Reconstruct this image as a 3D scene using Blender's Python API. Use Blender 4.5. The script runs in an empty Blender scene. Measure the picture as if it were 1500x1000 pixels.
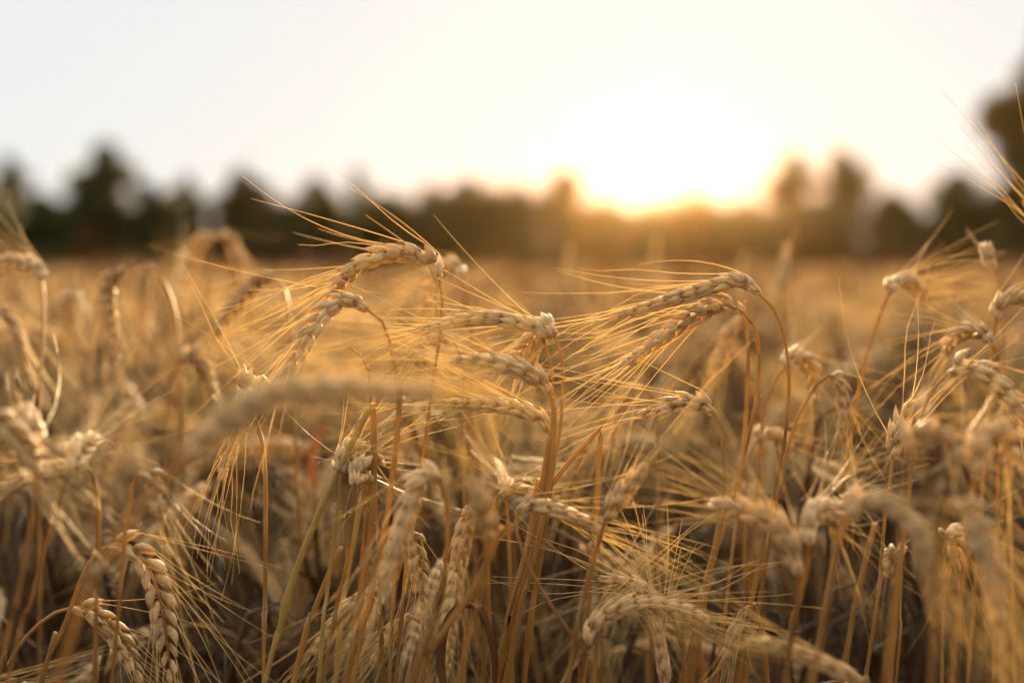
import bpy, math, random
import numpy as np
from mathutils import Vector

# ------------------------------------------------------------------ camera, sky, sun, exposure
S = bpy.context.scene
COL = S.collection
R = math.radians
CAM_H = 0.95
PITCH = R(3.08)
FPX = 1500 * 50 / 36.0
cam_d = bpy.data.cameras.new("camera")
cam = bpy.data.objects.new("camera", cam_d)
COL.objects.link(cam)
cam.location = (0, 0, CAM_H)
cam.rotation_euler = (R(90) - PITCH, 0, 0)
cam_d.lens = 50
cam_d.sensor_width = 36
cam_d.clip_start = 0.02
cam_d.clip_end = 3000
cam_d.dof.use_dof = True
cam_d.dof.focus_distance = 0.75
cam_d.dof.aperture_fstop = 3.0
S.camera = cam

SUN_AZ, SUN_EL = R(5.8), R(4.6)
sun_dir = Vector((math.sin(SUN_AZ) * math.cos(SUN_EL), math.cos(SUN_AZ) * math.cos(SUN_EL), math.sin(SUN_EL)))
w = bpy.data.worlds.new("World")
S.world = w
w.use_nodes = True
nt = w.node_tree
bg = nt.nodes["Background"]
sky = nt.nodes.new("ShaderNodeTexSky")
sky.sky_type = 'NISHITA'
sky.sun_disc = False
sky.sun_elevation = SUN_EL
sky.sun_rotation = SUN_AZ
sky.air_density = 1.0
sky.dust_density = 1.5
sky.ozone_density = 1.0
veil = nt.nodes.new("ShaderNodeMix")          # pale veil over the clear sky, unseen upper part shaped to light ears
veil.data_type = 'RGBA'
veil.inputs[0].default_value = 0.99
tcw = nt.nodes.new("ShaderNodeTexCoord")
sx = nt.nodes.new("ShaderNodeSeparateXYZ")
nt.links.new(tcw.outputs["Generated"], sx.inputs[0])
rmp = nt.nodes.new("ShaderNodeMapRange")      # fades from the low sky into the added upper sky
rmp.interpolation_type = 'SMOOTHSTEP'
rmp.inputs[1].default_value = 0.19; rmp.inputs[2].default_value = 0.36
nt.links.new(sx.outputs[2], rmp.inputs[0])
vc = nt.nodes.new("ShaderNodeMix"); vc.data_type = 'RGBA'
low = nt.nodes.new("ShaderNodeMix"); low.data_type = 'RGBA'      # low sky: bright towards the sun, dusky opposite it
low.inputs[6].default_value = (0.3, 0.33, 0.4, 1)
low.inputs[7].default_value = (1.74, 1.80, 1.80, 1)
rm2 = nt.nodes.new("ShaderNodeMapRange"); rm2.interpolation_type = 'SMOOTHSTEP'
rm2.inputs[1].default_value = -0.35; rm2.inputs[2].default_value = 0.85
nt.links.new(sx.outputs[1], rm2.inputs[0]); nt.links.new(rm2.outputs[0], low.inputs[0])
nt.links.new(low.outputs[2], vc.inputs[6])
hi = nt.nodes.new("ShaderNodeMix"); hi.data_type = 'RGBA'       # upper sky: unseen bright sunward band, added to light the ear tops
hi.inputs[6].default_value = (1.7, 1.72, 1.75, 1)
hi.inputs[7].default_value = (12.5, 11.0, 8.3, 1)
rm3 = nt.nodes.new("ShaderNodeMapRange"); rm3.interpolation_type = 'SMOOTHSTEP'
rm3.inputs[1].default_value = 0.15; rm3.inputs[2].default_value = 0.95
nt.links.new(sx.outputs[1], rm3.inputs[0]); nt.links.new(rm3.outputs[0], hi.inputs[0])
nt.links.new(hi.outputs[2], vc.inputs[7])
nt.links.new(rmp.outputs[0], vc.inputs[0])
nt.links.new(vc.outputs[2], veil.inputs[7])
nt.links.new(sky.outputs[0], veil.inputs[6])
nt.links.new(veil.outputs[2], bg.inputs[0])
bg.inputs[1].default_value = 0.10

sl = bpy.data.lights.new("sun", 'SUN')
sl.energy = 5.0
sl.angle = R(0.5)
sl.color = (1.0, 0.71, 0.38)
so = bpy.data.objects.new("sun", sl)
so.rotation_euler = sun_dir.to_track_quat('Z', 'Y').to_euler()
so.location = (5, 60, 20)
COL.objects.link(so)

S.view_settings.view_transform = 'Standard'
S.view_settings.look = 'None'
S.view_settings.exposure = 2.25
S.view_settings.gamma = 1.0
try:
    S.cycles.use_denoising = True
    S.cycles.max_bounces = 8
    S.cycles.diffuse_bounces = 2
    S.cycles.transparent_max_bounces = 8
    S.cycles.sample_clamp_indirect = 6.0
except Exception:
    pass

HAZE_DENS = 0.000042
FWD = np.array((0, math.cos(PITCH), -math.sin(PITCH)))
UP = np.array((0, math.sin(PITCH), math.cos(PITCH)))


def P(px, py, d):
    """world point seen at pixel (px, py) of the 1500x1000 photograph at depth d metres"""
    return np.array((0, 0, CAM_H)) + d * FWD + np.array(((px - 750) / FPX * d, 0, 0)) - (py - 500) / FPX * d * UP


# ------------------------------------------------------------------ materials
def nodes_mat(name):
    m = bpy.data.materials.new(name)
    m.use_nodes = True
    n = m.node_tree
    n.nodes.clear()
    return m, n


def straw_mat(name, dark, light, rough=0.45, trans=0.3, trans_col=None, nscale=900, bump=0.15, spec=0.5, stretch=(1, 1, 1), spots=None):
    m, n = nodes_mat(name)
    out = n.nodes.new("ShaderNodeOutputMaterial")
    at = n.nodes.new("ShaderNodeAttribute"); at.attribute_name = "tone"
    oi = n.nodes.new("ShaderNodeObjectInfo")
    tc = n.nodes.new("ShaderNodeTexCoord")
    mp = n.nodes.new("ShaderNodeMapping"); mp.inputs["Scale"].default_value = stretch
    n.links.new(tc.outputs["Object"], mp.inputs[0])
    nz = n.nodes.new("ShaderNodeTexNoise"); nz.inputs["Scale"].default_value = nscale; nz.inputs["Detail"].default_value = 3
    n.links.new(mp.outputs[0], nz.inputs["Vector"])
    a = n.nodes.new("ShaderNodeMath"); a.operation = 'MULTIPLY_ADD'
    n.links.new(nz.outputs[0], a.inputs[0]); a.inputs[1].default_value = 0.9
    n.links.new(at.outputs["Fac"], a.inputs[2])
    b = n.nodes.new("ShaderNodeMath"); b.operation = 'MULTIPLY_ADD'
    n.links.new(oi.outputs["Random"], b.inputs[0]); b.inputs[1].default_value = 0.25
    n.links.new(a.outputs[0], b.inputs[2])
    c = n.nodes.new("ShaderNodeMath"); c.operation = 'SUBTRACT'; c.use_clamp = True
    n.links.new(b.outputs[0], c.inputs[0]); c.inputs[1].default_value = 0.50
    mx = n.nodes.new("ShaderNodeMix"); mx.data_type = 'RGBA'
    mx.inputs[6].default_value = (*dark, 1); mx.inputs[7].default_value = (*light, 1)
    n.links.new(c.outputs[0], mx.inputs[0])
    colour = mx.outputs[2]
    if spots:
        n2 = n.nodes.new("ShaderNodeTexNoise"); n2.inputs["Scale"].default_value = spots[1]; n2.inputs["Detail"].default_value = 4
        n.links.new(tc.outputs["Object"], n2.inputs["Vector"])
        cr = n.nodes.new("ShaderNodeMapRange"); cr.inputs[1].default_value = 0.56; cr.inputs[2].default_value = 0.68
        n.links.new(n2.outputs[0], cr.inputs[0])
        m3 = n.nodes.new("ShaderNodeMix"); m3.data_type = 'RGBA'
        m3.inputs[7].default_value = (*spots[0], 1)
        n.links.new(cr.outputs[0], m3.inputs[0]); n.links.new(colour, m3.inputs[6])
        colour = m3.outputs[2]
    pb = n.nodes.new("ShaderNodeBsdfPrincipled")
    pb.inputs["Roughness"].default_value = rough
    pb.inputs["Specular IOR Level"].default_value = spec
    n.links.new(colour, pb.inputs["Base Color"])
    if bump:
        bp = n.nodes.new("ShaderNodeBump"); bp.inputs["Strength"].default_value = bump; bp.inputs["Distance"].default_value = 0.0004
        n.links.new(nz.outputs[0], bp.inputs["Height"]); n.links.new(bp.outputs[0], pb.inputs["Normal"])
    if trans > 0:
        tr = n.nodes.new("ShaderNodeBsdfTranslucent")
        if trans_col:
            tr.inputs[0].default_value = (*trans_col, 1)
        else:
            n.links.new(colour, tr.inputs[0])
        ms = n.nodes.new("ShaderNodeMixShader"); ms.inputs[0].default_value = trans
        n.links.new(pb.outputs[0], ms.inputs[1]); n.links.new(tr.outputs[0], ms.inputs[2])
        n.links.new(ms.outputs[0], out.inputs[0])
    else:
        n.links.new(pb.outputs[0], out.inputs[0])
    return m


M_EAR = straw_mat("ripe_grain_husk", (0.14, 0.06, 0.014), (0.94, 0.70, 0.36), rough=0.6, trans=0.26, trans_col=(0.86, 0.62, 0.24), nscale=900, bump=0.6)
M_AWN = straw_mat("awn_bristle", (0.50, 0.35, 0.14), (0.88, 0.73, 0.45), rough=0.52, trans=0.5, trans_col=(0.92, 0.73, 0.38), nscale=200, bump=0)
M_STEM = straw_mat("straw_stem", (0.085, 0.037, 0.009), (0.47, 0.27, 0.08), rough=0.5, trans=0.24, trans_col=(0.85, 0.55, 0.17), nscale=260, bump=0.2, stretch=(1, 1, 0.08))
M_SHADE = straw_mat("shade_dark_tiller", (0.028, 0.014, 0.005), (0.11, 0.06, 0.019), rough=0.7, trans=0.15, trans_col=(0.4, 0.2, 0.05), nscale=200, bump=0.2, stretch=(1, 1, 0.1))  # tiller straw coloured dark to put in the shade low in the crop
M_GREEN = straw_mat("greenish_straw_stem", (0.30, 0.20, 0.04), (0.56, 0.40, 0.12), rough=0.55, trans=0.18, trans_col=(0.7, 0.55, 0.12), nscale=200, bump=0.2, stretch=(1, 1, 0.08))
M_LEAF = straw_mat("dry_leaf", (0.05, 0.025, 0.008), (0.22, 0.115, 0.034), rough=0.75, trans=0.3, trans_col=(0.4, 0.21, 0.05), nscale=150, bump=0.3, spots=((0.12, 0.06, 0.03), 260))
M_RUST = straw_mat("rusty_dry_leaf", (0.30, 0.12, 0.04), (0.48, 0.24, 0.07), rough=0.7, trans=0.3, trans_col=(0.7, 0.28, 0.06), nscale=150, bump=0.3)


def foliage_mat():
    m, n = nodes_mat("tree_foliage")
    out = n.nodes.new("ShaderNodeOutputMaterial")
    oi = n.nodes.new("ShaderNodeObjectInfo")
    at = n.nodes.new("ShaderNodeAttribute"); at.attribute_name = "tone"
    mx = n.nodes.new("ShaderNodeMix"); mx.data_type = 'RGBA'
    mx.inputs[6].default_value = (0.008, 0.036, 0.006, 1); mx.inputs[7].default_value = (0.026, 0.090, 0.014, 1)
    n.links.new(at.outputs["Fac"], mx.inputs[0])
    pb = n.nodes.new("ShaderNodeBsdfPrincipled"); pb.inputs["Roughness"].default_value = 0.55
    n.links.new(mx.outputs[2], pb.inputs["Base Color"])
    tr = n.nodes.new("ShaderNodeBsdfTranslucent"); tr.inputs[0].default_value = (0.16, 0.12, 0.03, 1)
    ms = n.nodes.new("ShaderNodeMixShader"); ms.inputs[0].default_value = 0.22
    n.links.new(pb.outputs[0], ms.inputs[1]); n.links.new(tr.outputs[0], ms.inputs[2])
    n.links.new(ms.outputs[0], out.inputs[0])
    return m


M_FOL = foliage_mat()


def simple_mat(name, c1, c2, scale, rough=0.9):
    m, n = nodes_mat(name)
    out = n.nodes.new("ShaderNodeOutputMaterial")
    tc = n.nodes.new("ShaderNodeTexCoord")
    nz = n.nodes.new("ShaderNodeTexNoise"); nz.inputs["Scale"].default_value = scale; nz.inputs["Detail"].default_value = 8
    n.links.new(tc.outputs["Object"], nz.inputs["Vector"])
    mx = n.nodes.new("ShaderNodeMix"); mx.data_type = 'RGBA'
    mx.inputs[6].default_value = (*c1, 1); mx.inputs[7].default_value = (*c2, 1)
    n.links.new(nz.outputs[0], mx.inputs[0])
    pb = n.nodes.new("ShaderNodeBsdfPrincipled"); pb.inputs["Roughness"].default_value = rough
    n.links.new(mx.outputs[2], pb.inputs["Base Color"])
    bp = n.nodes.new("ShaderNodeBump"); bp.inputs["Strength"].default_value = 0.6; bp.inputs["Distance"].default_value = 0.01
    n.links.new(nz.outputs[0], bp.inputs["Height"]); n.links.new(bp.outputs[0], pb.inputs["Normal"])
    n.links.new(pb.outputs[0], out.inputs[0])
    return m


M_SOIL = simple_mat("dry_soil", (0.05, 0.032, 0.02), (0.12, 0.08, 0.045), 14)
M_BARK = simple_mat("bark", (0.05, 0.035, 0.025), (0.12, 0.09, 0.06), 6)


# ------------------------------------------------------------------ mesh building
class MB:
    def __init__(self):
        self.v, self.q, self.t, self.n = [], [], [], 0

    def add(self, v, q, tone):
        self.v.append(v); self.q.append(q + self.n); self.n += len(v)
        self.t.append(np.full(len(v), tone) if np.isscalar(tone) else tone)

    def merge(self, o, M=None, T=None):
        for v, t in zip(o.v, o.t):
            pass
        v, q, t = o.arrays()
        if M is not None:
            v = v @ M.T
        if T is not None:
            v = v + T
        self.add(v, q, t)

    def arrays(self):
        return np.concatenate(self.v), np.concatenate(self.q), np.concatenate(self.t)

    def mesh(self, name):
        v, q, t = self.arrays()
        me = bpy.data.meshes.new(name)
        me.vertices.add(len(v)); me.vertices.foreach_set("co", v.astype(np.float32).ravel())
        me.loops.add(q.size); me.loops.foreach_set("vertex_index", q.astype(np.int32).ravel())
        me.polygons.add(len(q))
        me.polygons.foreach_set("loop_start", np.arange(0, q.size, 4, dtype=np.int32))
        me.polygons.foreach_set("loop_total", np.full(len(q), 4, dtype=np.int32))
        me.polygons.foreach_set("use_smooth", np.ones(len(q), dtype=bool))
        a = me.attributes.new("tone", 'FLOAT', 'POINT')
        a.data.foreach_set("value", t.astype(np.float32))
        me.update(calc_edges=True)
        return me


def link_mesh(name, mb, mat, parent=None):
    me = mb.mesh(name)
    me.materials.append(mat)
    o = bpy.data.objects.new(name, me)
    COL.objects.link(o)
    if parent is not None:
        o.parent = parent
    return o


def unit(v):
    return v / (np.linalg.norm(v, axis=-1, keepdims=True) + 1e-12)


def frames(pts, ref=None):
    """tangents and parallel-transported side vectors along a polyline"""
    t = np.gradient(pts, axis=0)
    t = unit(t)
    s = np.zeros_like(pts)
    r = np.array((0.3, 1, 0.2)) if ref is None else np.array(ref, float)
    for i in range(len(pts)):
        r = r - t[i] * (r @ t[i])
        if np.linalg.norm(r) < 1e-6:
            r = np.cross(t[i], (1, 0.1, 0.3))
        r = unit(r)
        s[i] = r
    return t, s, np.cross(t, s)


_qc = {}


def tube_quads(n, k):
    if (n, k) not in _qc:
        i = np.arange(n - 1)[:, None] * k
        j = np.arange(k)[None, :]
        a = i + j; b = i + (j + 1) % k
        _qc[(n, k)] = np.stack([a, b, b + k, a + k], -1).reshape(-1, 4)
    return _qc[(n, k)]


def tube(mb, pts, rad, k=6, tone=0.5, ref=None):
    pts = np.asarray(pts, float)
    rad = np.broadcast_to(np.asarray(rad, float), (len(pts),))
    t, s, b = frames(pts, ref)
    ang = np.arange(k) * 2 * math.pi / k
    ring = s[:, None, :] * np.cos(ang)[None, :, None] + b[:, None, :] * np.sin(ang)[None, :, None]
    v = pts[:, None, :] + ring * rad[:, None, None]
    tn = tone if np.isscalar(tone) else np.repeat(np.asarray(tone), k)
    mb.add(v.reshape(-1, 3), tube_quads(len(pts), k), tn)


def crom(ctrl, n):
    """Catmull-Rom through control points, resampled evenly to n points"""
    c = np.asarray(ctrl, float)
    if len(c) == 2:
        return c[0] + (c[1] - c[0]) * np.linspace(0, 1, n)[:, None]
    p = np.vstack([2 * c[0] - c[1], c, 2 * c[-1] - c[-2]])
    out = []
    for i in range(1, len(p) - 2):
        p0, p1, p2, p3 = p[i - 1:i + 3]
        for u in np.linspace(0, 1, 12, endpoint=False):
            out.append(0.5 * (2 * p1 + (p2 - p0) * u + (2 * p0 - 5 * p1 + 4 * p2 - p3) * u * u + (3 * p1 - p0 - 3 * p2 + p3) * u ** 3))
    out.append(p[-2])
    return resample(np.array(out), n)


def resample(o, n):
    d = np.concatenate([[0], np.cumsum(np.linalg.norm(np.diff(o, axis=0), axis=1))])
    x = np.linspace(0, d[-1], n)
    return np.stack([np.interp(x, d, o[:, i]) for i in range(3)], -1)


# a floret: closed, plump, keeled and pointed; unit length along x
def floret_template(k, n):
    u = np.linspace(0, 1, n)
    r = np.sin(np.pi * u ** 0.66) ** 0.9 * (1 - 0.35 * u)
    r[0] = 0.18; r[-1] = 0.04
    ang = np.arange(k) * 2 * math.pi / k
    keel = 1 + 0.13 * np.maximum(0, np.cos(ang)) ** 6 - 0.10 * np.maximum(0, -np.cos(ang)) + 0.03 * np.cos(5 * ang)
    y = r[:, None] * np.cos(ang)[None, :] * keel[None, :] * 0.5
    z = r[:, None] * np.sin(ang)[None, :] * 0.5
    y = y + (0.28 * np.sin(np.pi * u) - 0.06)[:, None] * 0.6
    x = np.broadcast_to(u[:, None], y.shape)
    return np.stack([x, y, z], -1).reshape(-1, 3), tube_quads(n, k), u


_ft = {}


def floret(mb, base, d, outw, L, W, D, tone, k, n):
    if (k, n) not in _ft:
        _ft[(k, n)] = floret_template(k, n)
    v, q, u = _ft[(k, n)]
    d = unit(d); outw = unit(outw - d * (outw @ d)); sd = np.cross(d, outw)
    vv = base + v[:, 0:1] * L * d + v[:, 1:2] * D * outw + v[:, 2:3] * W * sd
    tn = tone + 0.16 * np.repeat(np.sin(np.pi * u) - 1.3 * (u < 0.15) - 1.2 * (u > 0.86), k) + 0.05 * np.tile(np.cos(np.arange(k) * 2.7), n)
    mb.add(vv, q, tn)
    return base + L * d + D * 0.0 * outw, d


def awn_curve(p, d, L, rng, grav=0.0, n=7):
    bend = rng.normal(0, 0.13, 3)
    bend -= d * (bend @ d)
    bend[2] -= grav
    u = np.linspace(0, 1, n)[:, None]
    kink = rng.normal(0, 0.02, 3) if rng.random() < 0.4 else 0
    return p + L * (d * u + bend * u * u + kink * np.sin(u * 9) * u)


def build_ear(axis, rng, roll, lod, awn_len=0.074, width=1.0, splay=0.75, awn_dens=1.0, awn_r=1.0, grav=0.0, lop=None):
    """axis: polyline from neck to tip. Returns rachis MB, list of spikelet MBs, list of awn MBs."""
    Ltot = np.linalg.norm(np.diff(axis, axis=0), axis=1).sum()
    pitch = 0.0043 * width
    N = max(8, int(round(Ltot / pitch)))
    pts = resample(axis, N + 1)
    t, s, b = frames(pts)
    c, sn = math.cos(roll), math.sin(roll)
    S_ = s * c + b * sn
    B_ = np.cross(t, S_)
    GD = unit(pts[-1] - pts[N // 3])
    rach = MB()
    tube(rach, pts, np.linspace(0.0011, 0.0005, N + 1) * width, 5, 0.3)
    spk, awns = [], []
    k, n = {0: (10, 9), 1: (7, 6), 2: (5, 5), 3: (4, 3)}[lod]
    for i in range(N):
        f = i / (N - 1)
        sc = width * (0.62 + 0.42 * math.sin(math.pi * min(1, (f + 0.12) ** 0.8)) ** 0.6) * rng.uniform(0.92, 1.07)
        if i == 0:
            sc *= 0.75
        side = 1 if i % 2 else -1
        T, O, Bn = t[i], S_[i] * side, B_[i]
        base = pts[i] + O * 0.0015 * sc
        m = MB()
        tn0 = 0.55 + rng.normal(0, 0.10)
        open_ = rng.uniform(0.85, 1.25)
        if i >= N - 2:
            O = O * 0.3
            open_ *= 0.5
        parts = []
        if lod <= 1:
            for sgn in (-1, 1):      # glumes
                parts.append((base + Bn * sgn * 0.0012 * sc - T * 0.0004, T * 1.0 + O * 0.30 * open_ + Bn * sgn * 0.33, O * 0.8 + Bn * sgn * 0.7, 0.0080, 0.0038, 0.0030, -0.12, False))
        for sgn in (-1, 1):          # lateral florets
            parts.append((base + Bn * sgn * 0.0008 * sc + T * 0.0006, T + O * 0.36 * open_ + Bn * sgn * 0.24, O + Bn * sgn * 0.5, 0.0116, 0.0050, 0.0045, 0.02, True))
        if lod <= 2:                 # central floret
            parts.append((base + O * 0.0007 * sc + T * 0.0016, T + O * 0.50 * open_ + Bn * rng.normal(0, 0.06), O, 0.0103, 0.0048, 0.0044, 0.08, rng.random() < 0.5))
        for (bp, d, o, L, W, D, dt, has) in parts:
            if rng.random() < 0.035:
                continue
            d = d + rng.normal(0, 0.04, 3)
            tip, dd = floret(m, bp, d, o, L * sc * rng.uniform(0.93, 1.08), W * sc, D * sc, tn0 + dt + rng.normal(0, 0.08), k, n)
            if has and rng.random() < awn_dens:
                dev = unit(d) - T * (unit(d) @ T)
                ad = unit(T * 0.62 + GD * 0.45 + dev * rng.uniform(0.25, 1.25) * splay + rng.normal(0, 0.10 * splay, 3))
                if lop is not None:
                    ad = unit(ad + np.array(lop))
                al = awn_len * rng.uniform(0.65, 1.2) * (0.75 + 0.35 * math.sin(math.pi * min(1, f + 0.2)))
                am = MB()
                nn = 8 if lod == 0 else (5 if lod == 1 else (4 if lod == 2 else 2))
                cv = awn_curve(tip - dd * 0.0008, ad, al, rng, grav, nn)
                tube(am, cv, np.linspace(0.00023, 0.00009, nn) * awn_r, 4 if lod == 0 else 3, 0.55 + rng.normal(0, 0.15))
                awns.append(am)
        if m.n:
            spk.append(m)
    return rach, spk, awns


def stem_tube(mb, path, r0, r1, k, rng, tone=0.45, nodes=(0.45,)):
    n = len(path)
    u = np.linspace(0, 1, n)
    rad = r0 + (r1 - r0) * u
    for nd in nodes:
        rad = rad * (1 + 0.28 * ((u < nd) & (u > nd - 0.17)))      # leaf sheath above the joint
        rad = rad * (1 + 0.45 * np.exp(-((u - nd) / 0.008) ** 2))
    tn = tone + 0.10 * np.sin(u * 37 + rng.uniform(0, 6)) + rng.normal(0, 0.05, n)
    tube(mb, path, rad, k, tn)


def leaf_strip(mb, ctrl, wid, rng, tone=0.5, n=16, curl=0.35, axis_hint=None):
    """curled dry blade with thickness"""
    pts = crom(ctrl, n)
    t, s, b = frames(pts, axis_hint)
    u = np.linspace(0, 1, n)
    W = wid * np.sin(np.pi * (u * 0.93 + 0.05)) ** 0.6
    tw = rng.uniform(-1, 1) * u * 2.2
    sd = s * np.cos(tw)[:, None] + b * np.sin(tw)[:, None]
    nb = np.cross(t, sd)
    cols = np.linspace(-1, 1, 5)
    top = pts[:, None, :] + sd[:, None, :] * (cols[None, :, None] * W[:, None, None] * 0.5) + nb[:, None, :] * ((cols ** 2)[None, :, None] * W[:, None, None] * curl)
    bot = top - nb[:, None, :] * 0.00022
    loop = np.concatenate([top, bot[:, ::-1, :]], axis=1)
    k = loop.shape[1]
    mb.add(loop.reshape(-1, 3), tube_quads(n, k), tone + 0.12 * np.repeat(np.sin(u * 21), k))


def empty(name, loc, label, cat, group=None):
    o = bpy.data.objects.new(name, None)
    o.empty_display_size = 0.05
    o.location = loc
    COL.objects.link(o)
    o["label"] = label; o["category"] = cat
    if group:
        o["group"] = group
    return o


# ------------------------------------------------------------------ setting: ground
def ground():
    mb = MB()
    # fine near, coarse far: one sheet
    xs = np.concatenate([-np.geomspace(240, 3, 24), np.linspace(-2.5, 2.5, 60), np.geomspace(3, 240, 24)])
    ys = np.concatenate([np.linspace(-40, -1, 12), np.linspace(-0.8, 4, 60), np.geomspace(4.3, 240, 40)])
    X, Y = np.meshgrid(xs, ys, indexing='ij')
    rng = np.random.default_rng(3)
    Z = rng.normal(0, 0.006, X.shape) * (np.hypot(X, Y) < 6)
    v = np.stack([X, Y, Z], -1).reshape(-1, 3)
    nx, ny = X.shape
    i = np.arange(nx - 1)[:, None] * ny; j = np.arange(ny - 1)[None, :]
    a = i + j
    q = np.stack([a, a + ny, a + ny + 1, a + 1], -1).reshape(-1, 4)
    mb.add(v, q, 0.5)
    g = link_mesh("ground", mb, M_SOIL)
    g["kind"] = "structure"; g["label"] = "dry brown soil under the wheat"
    return g


ground()

# ------------------------------------------------------------------ trees along the far edge of the field
TREE_D = 70.0


def tree(px, py, halfw, label, d=TREE_D, dens=1.0, seed=0, shape='round', leafs=2600, base_y=0.0, gap=0.5):
    """px,py: crown top in the photograph; halfw: half width of the crown in photo pixels"""
    rng = np.random.default_rng(seed + 100)
    top = P(px, py - (24 if px < 860 else (4 if px < 1120 else 12)), d)
    H = top[2]
    Rw = 1.28 * halfw / FPX * d
    bx, by = top[0], top[1]
    t = empty("tree", (bx, by, 0), label, "tree", "trees along the far edge of the field")
    tr = MB()
    hh = H * 0.72
    path = np.array([(0, 0, 0), (rng.normal(0, .1), rng.normal(0, .1), hh * .35), (rng.normal(0, .15), rng.normal(0, .15), hh * .7), (rng.normal(0, .15), 0, hh)])
    tube(tr, crom(path, 12), np.linspace(H * 0.03, H * 0.008, 12), 8)
    for i in range(9):
        z0 = hh * rng.uniform(0.25, 0.95)
        a = rng.uniform(0, 2 * math.pi)
        L = Rw * rng.uniform(0.5, 0.95)
        p0 = np.array((0, 0, z0))
        p1 = p0 + np.array((math.cos(a) * L * .5, math.sin(a) * L * .5, L * .35))
        p2 = p0 + np.array((math.cos(a) * L, math.sin(a) * L, L * rng.uniform(.4, .9)))
        tube(tr, crom([p0, p1, p2], 6), np.linspace(H * 0.011, H * 0.003, 6), 5)
    link_mesh("trunk", tr, M_BARK, t)
    # clumps
    cl = []
    n = 34
    for i in range(n):
        f = (i + rng.uniform(0, 1)) / n
        z = H * (0.10 + 0.84 * f)
        if shape == 'cone':
            r = Rw * (1.05 - f) ** 0.5
        elif shape == 'tall':
            r = Rw * (0.75 + 0.25 * math.sin(f * 9.0 + seed)) * (1 - f ** 6) ** 0.5
        else:
            r = Rw * math.sqrt(max(0.05, 1 - (max(0, f - 0.25) / 0.8) ** 2))
        a = rng.uniform(0, 2 * math.pi)
        rr = r * rng.uniform(0.15, 0.8)
        cr = Rw * rng.uniform(0.22, 0.42)
        if f > 0.86:
            rr = r * rng.uniform(0, 0.25); cr = Rw * rng.uniform(0.13, 0.24)
        cl.append((math.cos(a) * rr, math.sin(a) * rr, min(z, H - cr * 0.8), cr, cr * rng.uniform(0.6, 0.95)))
    per = int(leafs * dens / n)
    V, Q, T = [], [], []
    for (cx, cy, cz, cr, ch) in cl:
        m = int(per * rng.uniform(0.6, 1.4))
        u = unit(rng.normal(0, 1, (m, 3)))
        rad = rng.uniform(0.45, 1.08, m)[:, None]
        c = np.array((cx, cy, cz)) + u * rad * np.array((cr, cr, ch))
        c[:, 2] = np.maximum(c[:, 2], 0.08)
        sz = rng.uniform(0.12, 0.26, m)[:, None]
        n1 = unit(rng.normal(0, 1, (m, 3)))
        n2 = unit(np.cross(n1, unit(rng.normal(0, 1, (m, 3)))))
        quad = np.stack([c - n1 * sz, c + n2 * sz * .55, c + n1 * sz, c - n2 * sz * .55], 1).reshape(-1, 3)
        V.append(quad)
        T.append(np.repeat(np.clip(rng.normal(0.45, 0.25, m), 0, 1), 4))
    v = np.concatenate(V)
    q = np.arange(len(v)).reshape(-1, 4)
    cm = MB(); cm.add(v, q, np.concatenate(T))
    link_mesh("crown", cm, M_FOL, t)
    return t


TREES = [
    # px, py, halfw, label, shape, dens, d
    (-60, 262, 75, "dark bushy tree cut by the left frame edge on the skyline", 'round', 1.2, 72),
    (12, 246, 38, "thin light-crowned tree at the left end of the tree line", 'cone', 0.55, 76),
    (60, 305, 60, "low dark bush left of the tall pointed tree", 'round', 1.3, 68),
    (152, 232, 62, "tallest pointed dark tree on the left skyline", 'cone', 1.7, 70),
    (212, 292, 55, "rounded dark tree touching the right of the tall pointed tree", 'round', 1.4, 70),
    (275, 278, 34, "small spindly tree over a low gap in the left tree line", 'cone', 0.7, 74),
    (353, 268, 58, "dark cone-shaped tree above the drooping blurred ears", 'cone', 1.8, 69),
    (408, 318, 55, "low dark shrub between the two pointed trees left of centre", 'round', 1.4, 69),
    (462, 285, 58, "dark pointed tree behind the long awns of the arching ear", 'cone', 1.7, 70),
    (523, 262, 26, "thin feathery treetop above the arching sharp ear", 'cone', 0.45, 78),
    (560, 308, 60, "dark shrubby tree directly behind the arching sharp ear", 'round', 1.3, 70),
    (625, 292, 55, "round-topped dark tree right of the arching ear", 'round', 1.4, 71),
    (690, 286, 62, "broad dark tree left of centre on the skyline", 'round', 1.5, 70),
    (760, 296, 55, "broad low tree at the centre of the skyline", 'round', 1.4, 70),
    (826, 270, 48, "brownish treetop just left of the golden glow", 'cone', 1.4, 72),
    (890, 300, 55, "low tree at the left end of the golden glow", 'round', 1.2, 71),
    (955, 306, 55, "low tree right in front of the sun glow", 'round', 1.1, 72),
    (1025, 290, 58, "golden backlit tree just right of the sun glow", 'round', 1.2, 72),
    (1095, 298, 55, "amber backlit tree below the flat part of the skyline", 'round', 1.3, 71),
    (1165, 232, 44, "tall see-through tree left of the twin golden crowns", 'tall', 0.8, 76),
    (1232, 222, 52, "tall lacy tree with golden light shining through it", 'tall', 0.85, 77),
    (1185, 305, 60, "dark brown bush under the lacy golden trees", 'round', 1.5, 70),
    (1308, 290, 50, "round dark bush right of the lacy golden trees", 'round', 1.8, 69),
    (1405, 262, 62, "dark rounded tree just left of the tall edge tree", 'round', 1.8, 69),
    (1360, 330, 45, "low dark shrub between the two round dark trees", 'round', 1.4, 68),
    (1468, 290, 55, "dark bush at the foot of the tall edge tree", 'round', 1.7, 68),
    (1538, 44, 84, "tallest tree, cut by the right frame edge, with round leafy clumps", 'round', 6.0, 66),
    (1512, 150, 52, "leafy dark tree filling the gap below the tallest edge tree", 'round', 3.5, 67),
    (1620, 240, 80, "dark tree just outside the right frame edge", 'round', 1.3, 70),
    (-190, 270, 80, "dark tree just outside the left frame edge", 'round', 1.3, 72),
]
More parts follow.
